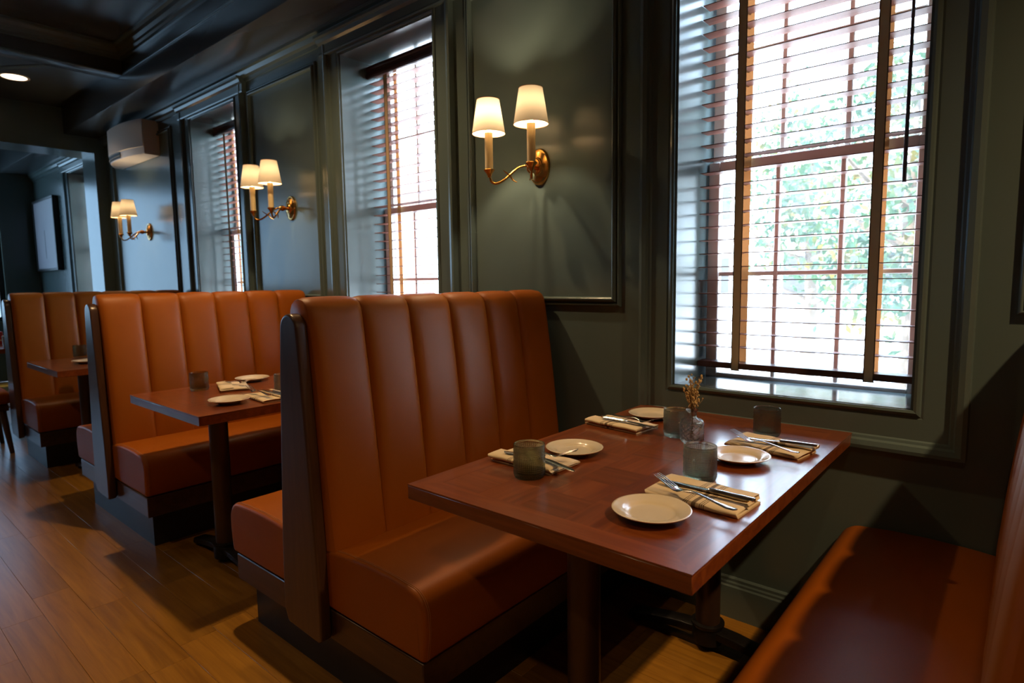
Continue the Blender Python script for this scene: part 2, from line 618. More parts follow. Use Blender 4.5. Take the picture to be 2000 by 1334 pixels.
    def rect_frame(s, x0, x1, z0, z1, prof, y=0.0, sides='lrtb'):
        """moulding with mitred corners round a rectangle on a wall facing -y; prof = (outward offset, protrusion)"""
        for a, b in (('l', ((x0, z0, -1, -1), (x0, z1, -1, 1))), ('t', ((x0, z1, -1, 1), (x1, z1, 1, 1))),
                     ('r', ((x1, z1, 1, 1), (x1, z0, 1, -1))), ('b', ((x1, z0, 1, -1), (x0, z0, -1, -1)))):
            if a not in sides:
                continue
            vs, fs = [], []
            for (o, p) in prof:
                for (px, pz, dx, dz) in b:
                    ddz = dz if (('t' in sides) if dz > 0 else ('b' in sides)) else 0
                    vs.append((px + dx * o, y - p, pz + ddz * o))
            for k in range(len(prof) - 1):
                fs.append((2 * k, 2 * k + 1, 2 * k + 3, 2 * k + 2))
            s.add(vs, fs)
        return s

    def sweep_x(s, prof, x0, x1):
        """(y,z) open or closed profile extruded along x, capped"""
        n = len(prof)
        vs = [(x0, p[0], p[1]) for p in prof] + [(x1, p[0], p[1]) for p in prof]
        fs = [(i, (i + 1) % n, n + (i + 1) % n, n + i) for i in range(n)]
        fs.append(tuple(range(n)))
        fs.append(tuple(reversed(range(n, 2 * n))))
        return s.add(vs, fs)

    def sweep_y(s, prof, y0, y1):
        n = len(prof)
        vs = [(p[0], y0, p[1]) for p in prof] + [(p[0], y1, p[1]) for p in prof]
        fs = [(i, (i + 1) % n, n + (i + 1) % n, n + i) for i in range(n)]
        fs.append(tuple(range(n)))
        fs.append(tuple(reversed(range(n, 2 * n))))
        return s.add(vs, fs)

    def mesh(s, name, mat, smooth=True, ang=38):
        me = bpy.data.meshes.new(name)
        me.from_pydata(s.v, [], s.f)
        bm = bmesh.new()
        bm.from_mesh(me)
        bmesh.ops.recalc_face_normals(bm, faces=bm.faces)
        bm.to_mesh(me)
        bm.free()
        me.materials.append(mat)
        if smooth:
            for p in me.polygons:
                p.use_smooth = True
            me.set_sharp_from_angle(angle=R(ang))
        me.update()
        return me


def link(name, data, parent=None, loc=None, rot=None):
    o = bpy.data.objects.new(name, data)
    COL.objects.link(o)
    if parent:
        o.parent = parent
    if loc is not None:
        o.location = loc
    if rot is not None:
        o.rotation_euler = rot
    return o


def obj(name, g, mat, parent=None, loc=None, rot=None, smooth=True, ang=38):
    return link(name, g.mesh(name, mat, smooth, ang), parent, loc, rot)


def tag(o, label=None, cat=None, group=None, kind=None):
    if label:
        o['label'] = label
    if cat:
        o['category'] = cat
    if group:
        o['group'] = group
    if kind:
        o['kind'] = kind
    return o


def thing(name, label, cat, loc=(0, 0, 0), rz=0.0, group=None, kind=None):
    return tag(link(name, None, None, loc, (0, 0, rz)), label, cat, group, kind)


def struct(o, label, cat):
    return tag(o, label, cat, kind='structure')


def dup(root, loc, rz=None, label=None, group=None):
    r = root.copy()
    COL.objects.link(r)
    r.location = loc
    if rz is not None:
        r.rotation_euler = (0, 0, rz)
    if label:
        r['label'] = label
    if group:
        r['group'] = group
    for ch in list(root.children):
        c = ch.copy()
        COL.objects.link(c)
        c.parent = r
        for gch in list(ch.children):
            d = gch.copy()
            COL.objects.link(d)
            d.parent = c
    return r


# ------------------------------------------------------------------ room shell
XL, XR, YF = -9.5, 3.2, -5.6
TOP = 3.35


def wall_back():
    g = G()
    xs = sorted(WINX)
    cur = XL
    for (a, b) in xs:
        g.box(cur, a, 0, 0.36, 0, TOP)
        g.box(a, b, 0, 0.36, 0, WZ0 - 0.02)
        g.box(a, b, 0, 0.36, WZ1, TOP)
        cur = b
    g.box(cur, XR, 0, 0.36, 0, TOP)
    return g


struct(obj('wall_back', wall_back(), M['paint'], smooth=False), 'dark grey-green panelled wall that holds the row of windows', 'wall')
struct(obj('wall_right', G().box(XR, XR + 0.2, YF, 0.36, 0, TOP), M['paint'], smooth=False), 'dark grey-green end wall behind the near booth', 'wall')
struct(obj('wall_front', G().box(XL - 0.2, XR + 0.2, YF - 0.2, YF, 0, TOP), M['paint'], smooth=False), 'dark grey-green wall across the aisle from the windows', 'wall')
gl = G()
gl.box(XL - 0.2, XL, -0.385, 0.36, 0, TOP).box(XL - 0.2, XL, YF, -4.5, 0, TOP).box(XL - 0.2, XL, -4.5, -0.385, 2.75, TOP).box(XL - 0.2, XL, -4.5, -0.385, 0, 0.80)
struct(obj('wall_left', gl, M['paint'], smooth=False), 'dark far end wall beyond the doorway with wide glazing', 'wall')
gd = G().box(-6.85, -6.45, -0.10, 0, 0, TOP).box(-6.85, -6.45, YF, -0.10, 2.60, TOP)
struct(obj('wall_divider', gd, M['paint'], smooth=False), 'dark wall with the wide doorway through to the far room', 'wall')

g = G().box(XL, XR, YF, 0, CEIL_COFFER, TOP)
ce = struct(obj('ceiling', g, M['ceil'], smooth=False), 'dark painted coffered ceiling', 'ceiling')
obj('ceiling_panel', G().box(-6.45, -4.90, YF, -0.345, CEIL_FLAT, CEIL_COFFER + 0.01), M['ceil'], ce, smooth=False)
obj('ceiling_beam', G().box(-4.90, -4.71, YF, -0.345, 2.925, CEIL_COFFER + 0.01, 0.006), M['ceil'], ce)
# crown moulding round the coffer: along the soffit, along the cross beam
crown = [(0, 0), (-0.016, 0), (-0.016, 0.022), (-0.030, 0.030), (-0.034, 0.046), (-0.054, 0.060), (-0.062, 0.080), (-0.080, 0.088), (-0.080, 0.10), (0, 0.10)]
obj('crown_moulding', G().sweep_x([(-0.345 + p[0], CEIL_COFFER - 0.10 + p[1]) for p in crown], -4.71, XR), M['trim'], ce, ang=20)
obj('crown_moulding', G().sweep_y([(-4.71 - p[0], CEIL_COFFER - 0.10 + p[1]) for p in crown], YF, -0.345), M['trim'], ce, ang=20)
obj('bead_moulding', G().box(-4.71, XR, -0.357, -0.345, 2.918, 2.934, 0.004), M['trim'], ce)
obj('bead_moulding', G().box(-4.71, -4.698, YF, -0.345, 2.918, 2.934, 0.004), M['trim'], ce)
for yy in (-0.57, -0.60):
    obj('panel_moulding', G().tube([(-4.91, yy, CEIL_FLAT), (-6.2, yy - 0.9, CEIL_FLAT)], 0.010, 8), M['trim'], ce)
struct(obj('trim_1', G().box(-6.45, XR, -0.345, 0, 2.75, CEIL_COFFER + 0.05, 0.004), M['ceil']), 'boxed dark soffit running along the top of the window wall', 'soffit')
struct(obj('trim_2', G().box(XL, -6.85, -0.345, 0, 2.75, CEIL_COFFER + 0.05, 0.004), M['ceil']), 'boxed dark soffit in the far room', 'soffit')
cw = [(0, 2.668), (-0.010, 2.668), (-0.014, 2.690), (-0.030, 2.700), (-0.040, 2.725), (-0.056, 2.732), (-0.056, 2.752), (0, 2.752)]
struct(obj('trim_3', G().sweep_x(cw, -6.45, XR), M['trim'], ang=20), 'dark cornice moulding at the top of the window wall', 'cornice')
struct(obj('trim_4', G().sweep_x(cw, XL, -6.85), M['trim'], ang=20), 'dark cornice moulding at the top of the far room wall', 'cornice')

# picture-frame wall mouldings
pm = [(0.0, 0.0)] + [(-0.008 + 0.008 * math.cos(R(k)), 0.003 + 0.011 * math.sin(R(k))) for k in range(0, 181, 22)] + [(-0.019, 0.006)] + \
     [(-0.0295 + 0.0105 * math.cos(R(k)), 0.005 + 0.017 * math.sin(R(k))) for k in range(0, 181, 22)] + [(-0.040, 0.0)]
PANELS = [(-1.234, -0.385, 'round the panel behind the brightest sconce'), (-3.385, -2.51, 'round the panel behind the middle sconce'),
          (-6.245, -4.74, 'round the panel under the air conditioner'), (0.846, 2.0, 'round the panel past the big window')]
for i, (a, b, t) in enumerate(PANELS):
    struct(obj('trim_%d' % (5 + i), G().rect_frame(a, b, 1.145, 2.60, pm, 0), M['trim'], ang=45), 'dark picture-frame wall moulding ' + t, 'moulding')

bb = [(0, 0), (-0.016, 0), (-0.016, 0.120), (-0.012, 0.126), (-0.012, 0.134), (-0.009, 0.140), (-0.009, 0.150), (-0.004, 0.156), (0, 0.156)]
struct(obj('baseboard_back', G().sweep_x(bb, -6.45, XR), M['trim'], ang=15), 'dark painted skirting board with a stepped top under the windows', 'baseboard')

# floor: base slab plus individual boards
fl = struct(obj('floor', G().box(XL - 0.2, XR + 0.2, YF - 0.2, 0.36, -0.20, -0.012), M['floorbase'], smooth=False), 'honey coloured oak plank floor', 'floor')
LENS = [0.62, 0.86, 1.04, 1.31, 1.58]
PW = 0.127
plank_me = [G().box(-L / 2 + 0.0004, L / 2 - 0.0004, -PW / 2 + 0.0003, PW / 2 - 0.0003, -0.012, 0, 0.0006).mesh('plank', M['oak']) for L in LENS]
row = 0
y = -0.064
while y > -2.55:
    x = -6.45 + random.uniform(-0.8, -0.1)
    while x < 1.5:
        k = random.randrange(5)
        link('plank', plank_me[k], fl, (x + LENS[k] / 2, y, 0))
        x += LENS[k]
    y -= PW
    row += 1
obj('floor_boards', G().box(XL, XR, YF, -2.53, -0.012, -0.001), M['oak'], fl, smooth=False)
obj('floor_boards', G().box(XL, -7.3, -2.53, 0, -0.012, -0.001), M['oak'], fl, smooth=False)


# ------------------------------------------------------------------ windows and blinds
def build_window(num, a, b, label, bottom=True):
    w = thing('window_%d' % num, label, 'window', (a, 0, 0), kind='structure')
    W = b - a
    lin = 0.012
    j = G()
    j.box(-0.002, lin, -0.004, 0.36, WZ0, WZ1).box(W - lin, W + 0.002, -0.004, 0.36, WZ0, WZ1)
    j.box(0, W, -0.004, 0.36, WZ1 - lin, WZ1 + 0.002)
    obj('jamb', j, M['trim'], w, smooth=False)
    obj('sill', G().box(0, W, -0.006, 0.274, WZ0 - 0.03, WZ0 + 0.006, 0.003), M['sill'], w)
    obj('outer_sill', G().box(0, W, 0.312, 0.40, WZ0 - 0.06, WZ0 - 0.004, 0.003), M['sash'], w)
    cp = [(-0.004, 0), (-0.004, 0.016), (0.004, 0.019), (0.012, 0.016), (0.016, 0.010), (0.022, 0.012), (0.086, 0.012), (0.090, 0.018), (0.098, 0.020),
          (0.103, 0.030), (0.118, 0.034), (0.129, 0.032), (0.132, 0.0)]
    obj('casing', G().rect_frame(0, W, WZ0, WZ1, cp, 0), M['trim'], w, ang=15)
    hd = [(0, WZ1 + 0.012), (-0.030, WZ1 + 0.012), (-0.033, WZ1 + 0.020), (-0.030, WZ1 + 0.028), (-0.030, WZ1 + 0.070), (-0.044, WZ1 + 0.080), (-0.052, WZ1 + 0.098), (-0.066, WZ1 + 0.104), (-0.066, WZ1 + 0.118), (0, WZ1 + 0.118)]
    obj('head_casing', G().sweep_x(hd, -0.165, W + 0.165), M['trim'], w, ang=15)
    # sashes: lower one nearer the room
    x0, x1 = 0.016, W - 0.016
    for nm, yy, z0, z1, rb, rt_ in (('lower_sash', 0.275, 0.818, 1.716, 0.050, 0.040), ('upper_sash', 0.315, 1.680, 2.572, 0.036, 0.026)):
        st = 0.045
        f = G().box(x0, x0 + st, yy, yy + 0.036, z0, z1, 0.003).box(x1 - st, x1, yy, yy + 0.036, z0, z1, 0.003)
        f.box(x0 + st, x1 - st, yy, yy + 0.036, z0, z0 + rb, 0.003).box(x0 + st, x1 - st, yy, yy + 0.036, z1 - rt_, z1, 0.003)
        s = obj(nm, f, M['sash'], w)
        ix0, ix1, iz0, iz1 = x0 + st, x1 - st, z0 + rb, z1 - rt_
        cw_, ch = (ix1 - ix0) / 3, (iz1 - iz0) / 2
        for k in (1, 2):
            obj('muntin', G().box(ix0 + k * cw_ - 0.009, ix0 + k * cw_ + 0.009, yy + 0.006, yy + 0.030, iz0, iz1, 0.003), M['sash'], s)
        obj('muntin', G().box(ix0, ix1, yy + 0.007, yy + 0.029, iz0 + ch - 0.009, iz0 + ch + 0.009, 0.003), M['sash'], s)
        for cx in range(3):
            for cz in range(2):
                p = G().add([(ix0 + cx * cw_, yy + 0.018, iz0 + cz * ch), (ix0 + (cx + 1) * cw_, yy + 0.018, iz0 + cz * ch),
                             (ix0 + (cx + 1) * cw_, yy + 0.018, iz0 + (cz + 1) * ch), (ix0 + cx * cw_, yy + 0.018, iz0 + (cz + 1) * ch)], [(0, 1, 2, 3)])
                obj('pane', p, M['pane'], s, smooth=False)
    return w


WLAB = ['large sash window beside the front table, its casing closed all round', 'tall narrow sash window between two brass sconces',
        'sash window just past the middle sconce, seen very obliquely', 'sash window in the far room beside the framed picture']
for i, (a, b) in enumerate(WINX):
    build_window(i + 1, a, b, WLAB[i])

# far glazing in the end wall
w5 = thing('window_5', 'wide window band in the far end wall, a strip of it showing past the booths', 'window', (XL - 0.1, -2.425, 0), kind='structure')
f = G().box(-0.04, 0.04, -2.04, 2.04, 0.80, 0.86, 0.004).box(-0.04, 0.04, -2.04, 2.04, 2.69, 2.75, 0.004)
for k in range(5):
    yy = -2.01 + k * 1.005
    f.box(-0.04, 0.04, yy - 0.03, yy + 0.03, 0.80, 2.75, 0.004)
obj('window_frame', f, M['black'], w5)
for k in range(4):
    y0, y1 = -2.01 + k * 1.005, -2.01 + (k + 1) * 1.005
    obj('pane', G().add([(0, y0, 0.86), (0, y1, 0.86), (0, y1, 2.69), (0, y0, 2.69)], [(0, 1, 2, 3)]), M['dimmed_pane'], w5, smooth=False)

SLAT_Y0, SLAT_Y1 = 0.194, 0.257
PITCH = 0.0525


def build_blind(a, b, label, wand=True):
    W = b - a
    t = thing('window_blind', label, 'window blind', (a, 0, 0), group='wooden window blinds')
    lx0, lx1 = 0.0145, W - 0.0145
    va = [(0.176, 2.478), (0.172, 2.488), (0.172, 2.502), (0.178, 2.508), (0.178, 2.526), (0.172, 2.532), (0.172, 2.546), (0.190, 2.546), (0.190, 2.478)]
    obj('valance', G().sweep_x(va, lx0 - 0.004, lx1 + 0.004), M['blindrail'], t, ang=20)
    obj('headrail', G().box(lx0 + 0.004, lx1 - 0.004, 0.196, 0.252, 2.496, 2.540, 0.003), M['blindrail'], t)
    sm = G().box(lx0, lx1, SLAT_Y0, SLAT_Y1, -0.0015, 0.0015, 0.0008).mesh('slat', M['blind'])
    z = 0.984
    while z < 2.475:
        s = link('slat', sm, t, (0, 0, z))
        s.rotation_euler = (0, 0, 0)
        z += PITCH
    obj('bottom_rail', G().box(lx0, lx1, SLAT_Y0 - 0.002, SLAT_Y1 + 0.002, 0.900, 0.924, 0.003), M['blindrail'], t)
    for tx in (0.172 * W / 0.787, W - 0.160 * W / 0.787):
        tf = G()
        path = [(SLAT_Y0 - 0.0075, 2.474), (SLAT_Y0 - 0.0075, 1.6), (SLAT_Y0 - 0.0075, 0.945), (SLAT_Y0 - 0.012, 0.905), (SLAT_Y0 - 0.006, 0.894), (SLAT_Y0 + 0.012, 0.894)]
        hw = 0.0165
        vs, fs = [], []
        for (yy, zz) in path:
            vs += [(-hw, yy, zz), (hw, yy, zz)]
        for k in range(len(path) - 1):
            fs.append((2 * k, 2 * k + 1, 2 * k + 3, 2 * k + 2))
        tf.add(vs, fs)
        obj('ladder_tape', tf, M['tape'], t, loc=(tx, 0, 0))
        tb = G().add([(-hw, SLAT_Y1 + 0.004, 0.90), (hw, SLAT_Y1 + 0.004, 0.90), (hw, SLAT_Y1 + 0.004, 2.50), (-hw, SLAT_Y1 + 0.004, 2.50)], [(0, 1, 2, 3)])
        obj('ladder_tape', tb, M['backtape'], t, loc=(tx, 0, 0))
        zz = 0.984
        ct = G()
        while zz < 2.44:      # rungs that carry each slat
            ct.add([(-0.004, SLAT_Y0 - 0.006, zz - 0.003), (0.004, SLAT_Y0 - 0.006, zz - 0.003), (0.004, SLAT_Y1 + 0.003, zz - 0.003), (-0.004, SLAT_Y1 + 0.003, zz - 0.003)], [(0, 1, 2, 3)])
            zz += PITCH
        tag(obj('tape_rungs', ct, M['backtape'], t, loc=(tx, 0, 0)), kind='stuff')
    if wand:
        wx = W - 0.079
        obj('wand', G().tube([(wx, 0.160, 2.47), (wx, 0.158, 2.0), (wx - 0.002, 0.157, 1.60), (wx - 0.002, 0.157, 1.552)], [0.0045, 0.005, 0.0062, 0.0062], 8), M['blindrail'], t)
    return t


build_blind(*WINX[0], 'wooden slat blind with cream tapes and dark wand in the large window')
build_blind(*WINX[1], 'wooden slat blind in the narrow window between the two nearer sconces', wand=False)
build_blind(*WINX[2], 'wooden slat blind in the window past the middle sconce, seen edge on', wand=False)
build_blind(*WINX[3], 'wooden slat blind in the far room window past the doorway', wand=False)


# ------------------------------------------------------------------ booths
def channel_mesh(y0, y1):
    half = [(0.142, 0.435), (0.136, 0.52), (0.122, 0.66), (0.105, 0.82), (0.086, 0.97), (0.069, 1.09), (0.060, 1.150), (0.053, 1.178), (0.042, 1.196), (0.024, 1.208), (0.0, 1.212)]
    prof = half + [(-x, z) for (x, z) in reversed(half[:-1])]
    bul = [0.004, 0.010, 0.014, 0.016, 0.016, 0.015, 0.012, 0.009, 0.007, 0.006, 0.005]
    bul = bul + list(reversed(bul[:-1]))
    n = len(prof)
    nr = []
    for i in range(n):
        a, b = Vector(prof[max(i - 1, 0)]), Vector(prof[min(i + 1, n - 1)])
        d = (b - a).normalized()
        nr.append(Vector((d.y, -d.x)) if True else None)
    T = 18
    vs, fs = [], []
    for k in range(T + 1):
        t = k / T
        t = 0.5 - 0.5 * math.cos(math.pi * t)
        u = abs(2 * t - 1)
        h = 1 - 0.72 * u ** 9 - 0.28 * u ** 2
        for i in range(n):
            p = Vector(prof[i]) + nr[i] * (bul[i] * 1.5 * h - 0.6 * bul[i])
            vs.append((p.x, y0 + (y1 - y0) * t, p.y))
    for k in range(T):
        for i in range(n - 1):
            fs.append((k * n + i, k * n + i + 1, (k + 1) * n + i + 1, (k + 1) * n + i))
        fs.append((k * n + n - 1, k * n, (k + 1) * n, (k + 1) * n + n - 1))
    fs.append(tuple(range(n)))
    fs.append(tuple(reversed([T * n + i for i in range(n)])))
    g = G()
    g.add(vs, fs)
    return g


def arc(cx, cz, r, a0, a1, n):
    return [(cx + r * math.cos(R(a0 + (a1 - a0) * i / n)), cz + r * math.sin(R(a0 + (a1 - a0) * i / n))) for i in range(n + 1)]


def seat_profile(s):
    p = [(0.075, 0.272), (0.30, 0.270)]
    p += arc(0.520, 0.286, 0.016, -90, 0, 3)
    p += [(0.541, 0.32), (0.545, 0.36)]
    p += arc(0.480, 0.398, 0.064, 0, 82, 7)
    p += [(0.40, 0.4685), (0.30, 0.4700), (0.20, 0.466), (0.12, 0.458), (0.075, 0.450)]
    return [(x * s, z) for x, z in p]


def panel_profile():
    r = [(0.088, 0.168), (0.104, 0.180), (0.106, 0.26), (0.099, 0.45), (0.078, 0.75), (0.059, 1.0), (0.049, 1.120)]
    t = arc(0, 1.120, 0.048, 0, 180, 10)
    l = [(-0.059, 1.0), (-0.078, 0.75), (-0.099, 0.45), (-0.106, 0.26), (-0.106, 0.215), (-0.085, 0.175)]
    return r[:-1] + t + l


def build_booth(x, label, sides=(1, -1)):
    t = thing('booth_bench', label, 'booth', (x, 0, 0), group='cognac leather booths along the window wall')
    n = 6
    ys, ye = -1.185, -0.035
    w = (ye - ys) / n
    for k in range(n):
        obj('back_channel', channel_mesh(ys + k * w + 0.0003, ys + (k + 1) * w - 0.0003), M['leather'], t, ang=60)
    for s in sides:
        sp = seat_profile(s)
        c = obj('seat', G().pillow(sp, -1.190, -0.006, 0.013, 4), M['leather'], t, ang=50)
        top = [p for p in sp if p[1] > 0.30 or abs(p[0]) > 0.52]
        st = G()
        for dy in (0.012, 0.017):
            st.tube([(px * 1.0007, -1.190 + dy, pz + 0.0004) for (px, pz) in top], 0.0011, 5)
        obj('seam', st, M['stitch'], c)
    obj('end_panel', G().pillow(panel_profile(), -1.224, -1.1865, 0.007, 3), M['walnut'], t, ang=32)
    a, b = (-0.520 if -1 in sides else -0.09), (0.520 if 1 in sides else 0.09)
    obj('seat_rail', G().box(a, b, -1.182, -0.02, 0.165, 0.262, 0.003), M['walnutx'], t)
    obj('toe_kick', G().box(a + 0.06 if a < -0.1 else a, b - 0.06 if b > 0.1 else b, -1.145, -0.02, 0.0, 0.165), M['kick'], t, smooth=False)
    return t


BX = [-0.80, -2.745, -4.72, 0.985]
build_booth(BX[0], 'cognac leather double booth bench whose channelled back stands tall beside the front table')
build_booth(BX[1], 'cognac leather double booth bench behind the middle table')
build_booth(BX[2], 'cognac leather booth bench at the end of the row, next to the aisle chair', sides=(1,))
build_booth(BX[3], 'cognac leather booth bench facing the front table from under the big window')


# ------------------------------------------------------------------ tables
def build_table(cx, label, detail=True):
    t = thing('dining_table', label, 'table', (cx, -0.6125, 0), group='mahogany booth tables')
    hx, hy = 0.370, 0.6045
    z0, z1 = 0.722, 0.760
    bw = 0.062
    top = obj('tabletop', G().box(-hx, hx, -hy, hy, z0, z1 - 0.004, 0.0015), M['table_x'], t)
    e = 0.0004

    def board(p, mat):
        g = G()
        n = len(p)
        g.add([(q[0], q[1], z1 - 0.0042) for q in p] + [(q[0], q[1], z1) for q in p],
              [tuple(range(n)), tuple(range(n, 2 * n))] + [(i, (i + 1) % n, n + (i + 1) % n, n + i) for i in range(n)])
        obj('border_board', g, mat, top, smooth=False)
    board([(-hx, -hy), (hx, -hy), (hx - bw, -hy + bw), (-hx + bw, -hy + bw)], M['table_x'])
    board([(-hx, hy), (hx, hy), (hx - bw, hy - bw), (-hx + bw, hy - bw)], M['table_x'])
    board([(-hx, -hy), (-hx, hy), (-hx + bw, hy - bw), (-hx + bw, -hy + bw)], M['table_y'])
    board([(hx, -hy), (hx, hy), (hx - bw, hy - bw), (hx - bw, -hy + bw)], M['table_y'])
    nx, ny = 5, 9
    fx, fy = (2 * (hx - bw)) / nx, (2 * (hy - bw)) / ny
    mm = [G().box(-fx / 2 + 0.0001, fx / 2 - 0.0001, -fy / 2 + 0.0001, fy / 2 - 0.0001, -0.0042, 0.0).mesh('inlay_block', M[k], smooth=False) for k in ('table_x', 'table_y')]
    for i in range(nx):
        for j in range(ny):
            link('inlay_block', mm[(i + j) % 2], top, (-hx + bw + (i + 0.5) * fx, -hy + bw + (j + 0.5) * fy, z1 - 0.0002))
    for sy in (-1, 1):
        y = sy * 0.378
        obj('column', G().lathe([(0.040, 0.055), (0.040, 0.70), (0.046, 0.706), (0.046, 0.716), (0.075, 0.718), (0.075, 0.7225)], 28, (0, y, 0)), M['column'], t)
        b = G().lathe([(0.040, 0.018), (0.050, 0.024), (0.051, 0.060), (0.049, 0.078), (0.055, 0.086), (0.055, 0.092), (0.040, 0.094)], 28, (0, y, 0))
        for s in (-1, 1):
            pts = [(0.03, 0.062, 0.030), (0.10, 0.058, 0.027), (0.18, 0.046, 0.025), (0.245, 0.034, 0.026), (0.285, 0.026, 0.024)]
            poly = [(s * p[0], p[1] + 0.012) for p in pts] + [(s * 0.292, 0.020), (s * 0.285, 0.010)] + [(s * p[0], p[1] - 0.016) for p in reversed(pts[:-1])]
            b.pillow(poly, y - 0.030, y + 0.030, 0.006, 2)
            b.lathe([(0.018, 0.0), (0.018, 0.014)], 12, (s * 0.268, y, 0))
        obj('foot', b, M['iron'], t)
    return t


TX = [0.094, -1.863, -3.82, -5.80]
build_table(TX[0], 'mahogany booth table set for four with a bud vase')
build_table(TX[1], 'mahogany booth table in the middle booth')
build_table(TX[2], 'mahogany booth table mostly hidden behind the middle booth, one glass showing')
build_table(TX[3], 'dark table past the end booth with cups on it')


# ------------------------------------------------------------------ tableware
ZT = 0.7602


def tumbler_mesh():
    Rr, H = 0.0405, 0.0795
    nz, na = 120, 288
    rows = [(0.0085, 0.0024, 36, 0.0011), (0.0138, 0.0030, 36, 0.0016), (0.0195, 0.0024, 48, 0.0011), (0.0240, 0.0020, 48, 0.0010), (0.0282, 0.0020, 48, 0.0010), (0.0328, 0.0026, 48, 0.0013),
            (0.0375, 0.0020, 48, 0.0010), (0.0418, 0.0024, 48, 0.0011), (0.0463, 0.0020, 48, 0.0010), (0.0518, 0.0032, 36, 0.0018), (0.0575, 0.0022, 48, 0.0010), (0.0618, 0.0020, 48, 0.0010),
            (0.0660, 0.0024, 48, 0.0011), (0.0702, 0.0018, 48, 0.0008)]
    vs, fs = [], []
    prof = []
    for i in range(nz + 1):
        prof.append(i / nz * H)
    for z in prof:
        r0 = Rr - 0.0012 + (0.0010 if z > 0.073 else 0)
        if z < 0.004:
            r0 -= (0.004 - z) * 0.55
        for k in range(na):
            a = 2 * math.pi * k / na
            d = 0
            for (zc, hw, nb, am) in rows:
                if abs(z - zc) < hw:
                    q = 1 - ((z - zc) / hw) ** 2
                    d += 1.35 * am * q * (0.12 + 0.88 * (0.5 + 0.5 * math.cos(nb * a)))
            vs.append(((r0 + d) * math.cos(a), (r0 + d) * math.sin(a), z))
    inner = [(Rr - 0.0012, H + 0.0006), (Rr - 0.0026, H), (Rr - 0.0034, H - 0.004), (Rr - 0.0040, 0.016), (Rr - 0.008, 0.0105), (Rr - 0.018, 0.0092), (0.004, 0.0090)]
    for (r, z) in inner:
        for k in range(na):
            a = 2 * math.pi * k / na
            vs.append((r * math.cos(a), r * math.sin(a), z))
    T = nz + 1 + len(inner)
    for i in range(T - 1):
        for k in range(na):
            j = (k + 1) % na
            fs.append((i * na + k, i * na + j, (i + 1) * na + j, (i + 1) * na + k))
    fs.append(tuple(reversed(range(na))))
    fs.append(tuple((T - 1) * na + k for k in range(na)))
    return G().add(vs, fs).mesh('tumbler', M['tumbler'], ang=75)


tum_me = tumbler_mesh()
for (x, y, l) in [(-0.076, -0.984, 'grey-green hobnail tumbler by the rolled napkin at the front corner of the front table'),
                  (0.270, -0.737, 'grey-green hobnail tumbler on the front table nearest the bud vase, at a striped napkin corner'),
                  (0.040, -0.383, 'grey-green hobnail tumbler partly hidden behind the bud vase'),
                  (0.260, -0.202, 'grey-green hobnail tumbler alone at the window end of the front table'),
                  (-2.098, -0.965, 'grey-green hobnail tumbler at the aisle end of the middle table'),
                  (-1.718, -0.748, 'grey-green hobnail tumbler on the middle table cut off by the booth end panel'),
                  (-4.195, -0.915, 'grey-green hobnail tumbler on the hidden table, beside the second booth panel')]:
    to_ = link('tumbler', tum_me, None, (x, y, ZT))
    to_.scale = (1.0, 1.0, 1.065)
    tag(to_, l, 'glass', 'hobnail tumblers on the tables')

pl_prof = [(0.0, 0.0035), (0.030, 0.0035), (0.036, 0.0), (0.040, 0.0), (0.044, 0.004), (0.060, 0.0095), (0.0745, 0.0150), (0.0775, 0.0168), (0.0780, 0.0182), (0.0765, 0.0190),
           (0.0735, 0.0182), (0.060, 0.0142), (0.052, 0.0120), (0.0485, 0.0095), (0.0455, 0.0078), (0.040, 0.0070), (0.020, 0.0066), (0.0, 0.0066)]
pl_prof = [(r_ * 1.06, z_ * 1.05) for r_, z_ in pl_prof]
plate_me = G().lathe(pl_prof, 56).mesh('side_plate', M['plate'], ang=60)
for (x, y, l) in [(0.290, -1.030, 'cream side plate nearest the front corner of the front table'), (-0.104, -0.742, 'cream side plate on the booth back side, behind the first tumbler'),
                  (0.290, -0.530, 'cream side plate reflecting the big window'), (-0.138, -0.205, 'cream side plate against the wall behind a rolled napkin'),
                  (-1.670, -1.020, 'cream side plate near the aisle corner of the middle table'), (-2.155, -0.680, 'cream side plate close to the channelled back at the middle table'),
                  (-3.775, -0.985, 'cream side plate showing past the second booth panel')]:
    tag(link('side_plate', plate_me, None, (x, y, ZT)), l, 'plate', 'cream side plates on the tables')


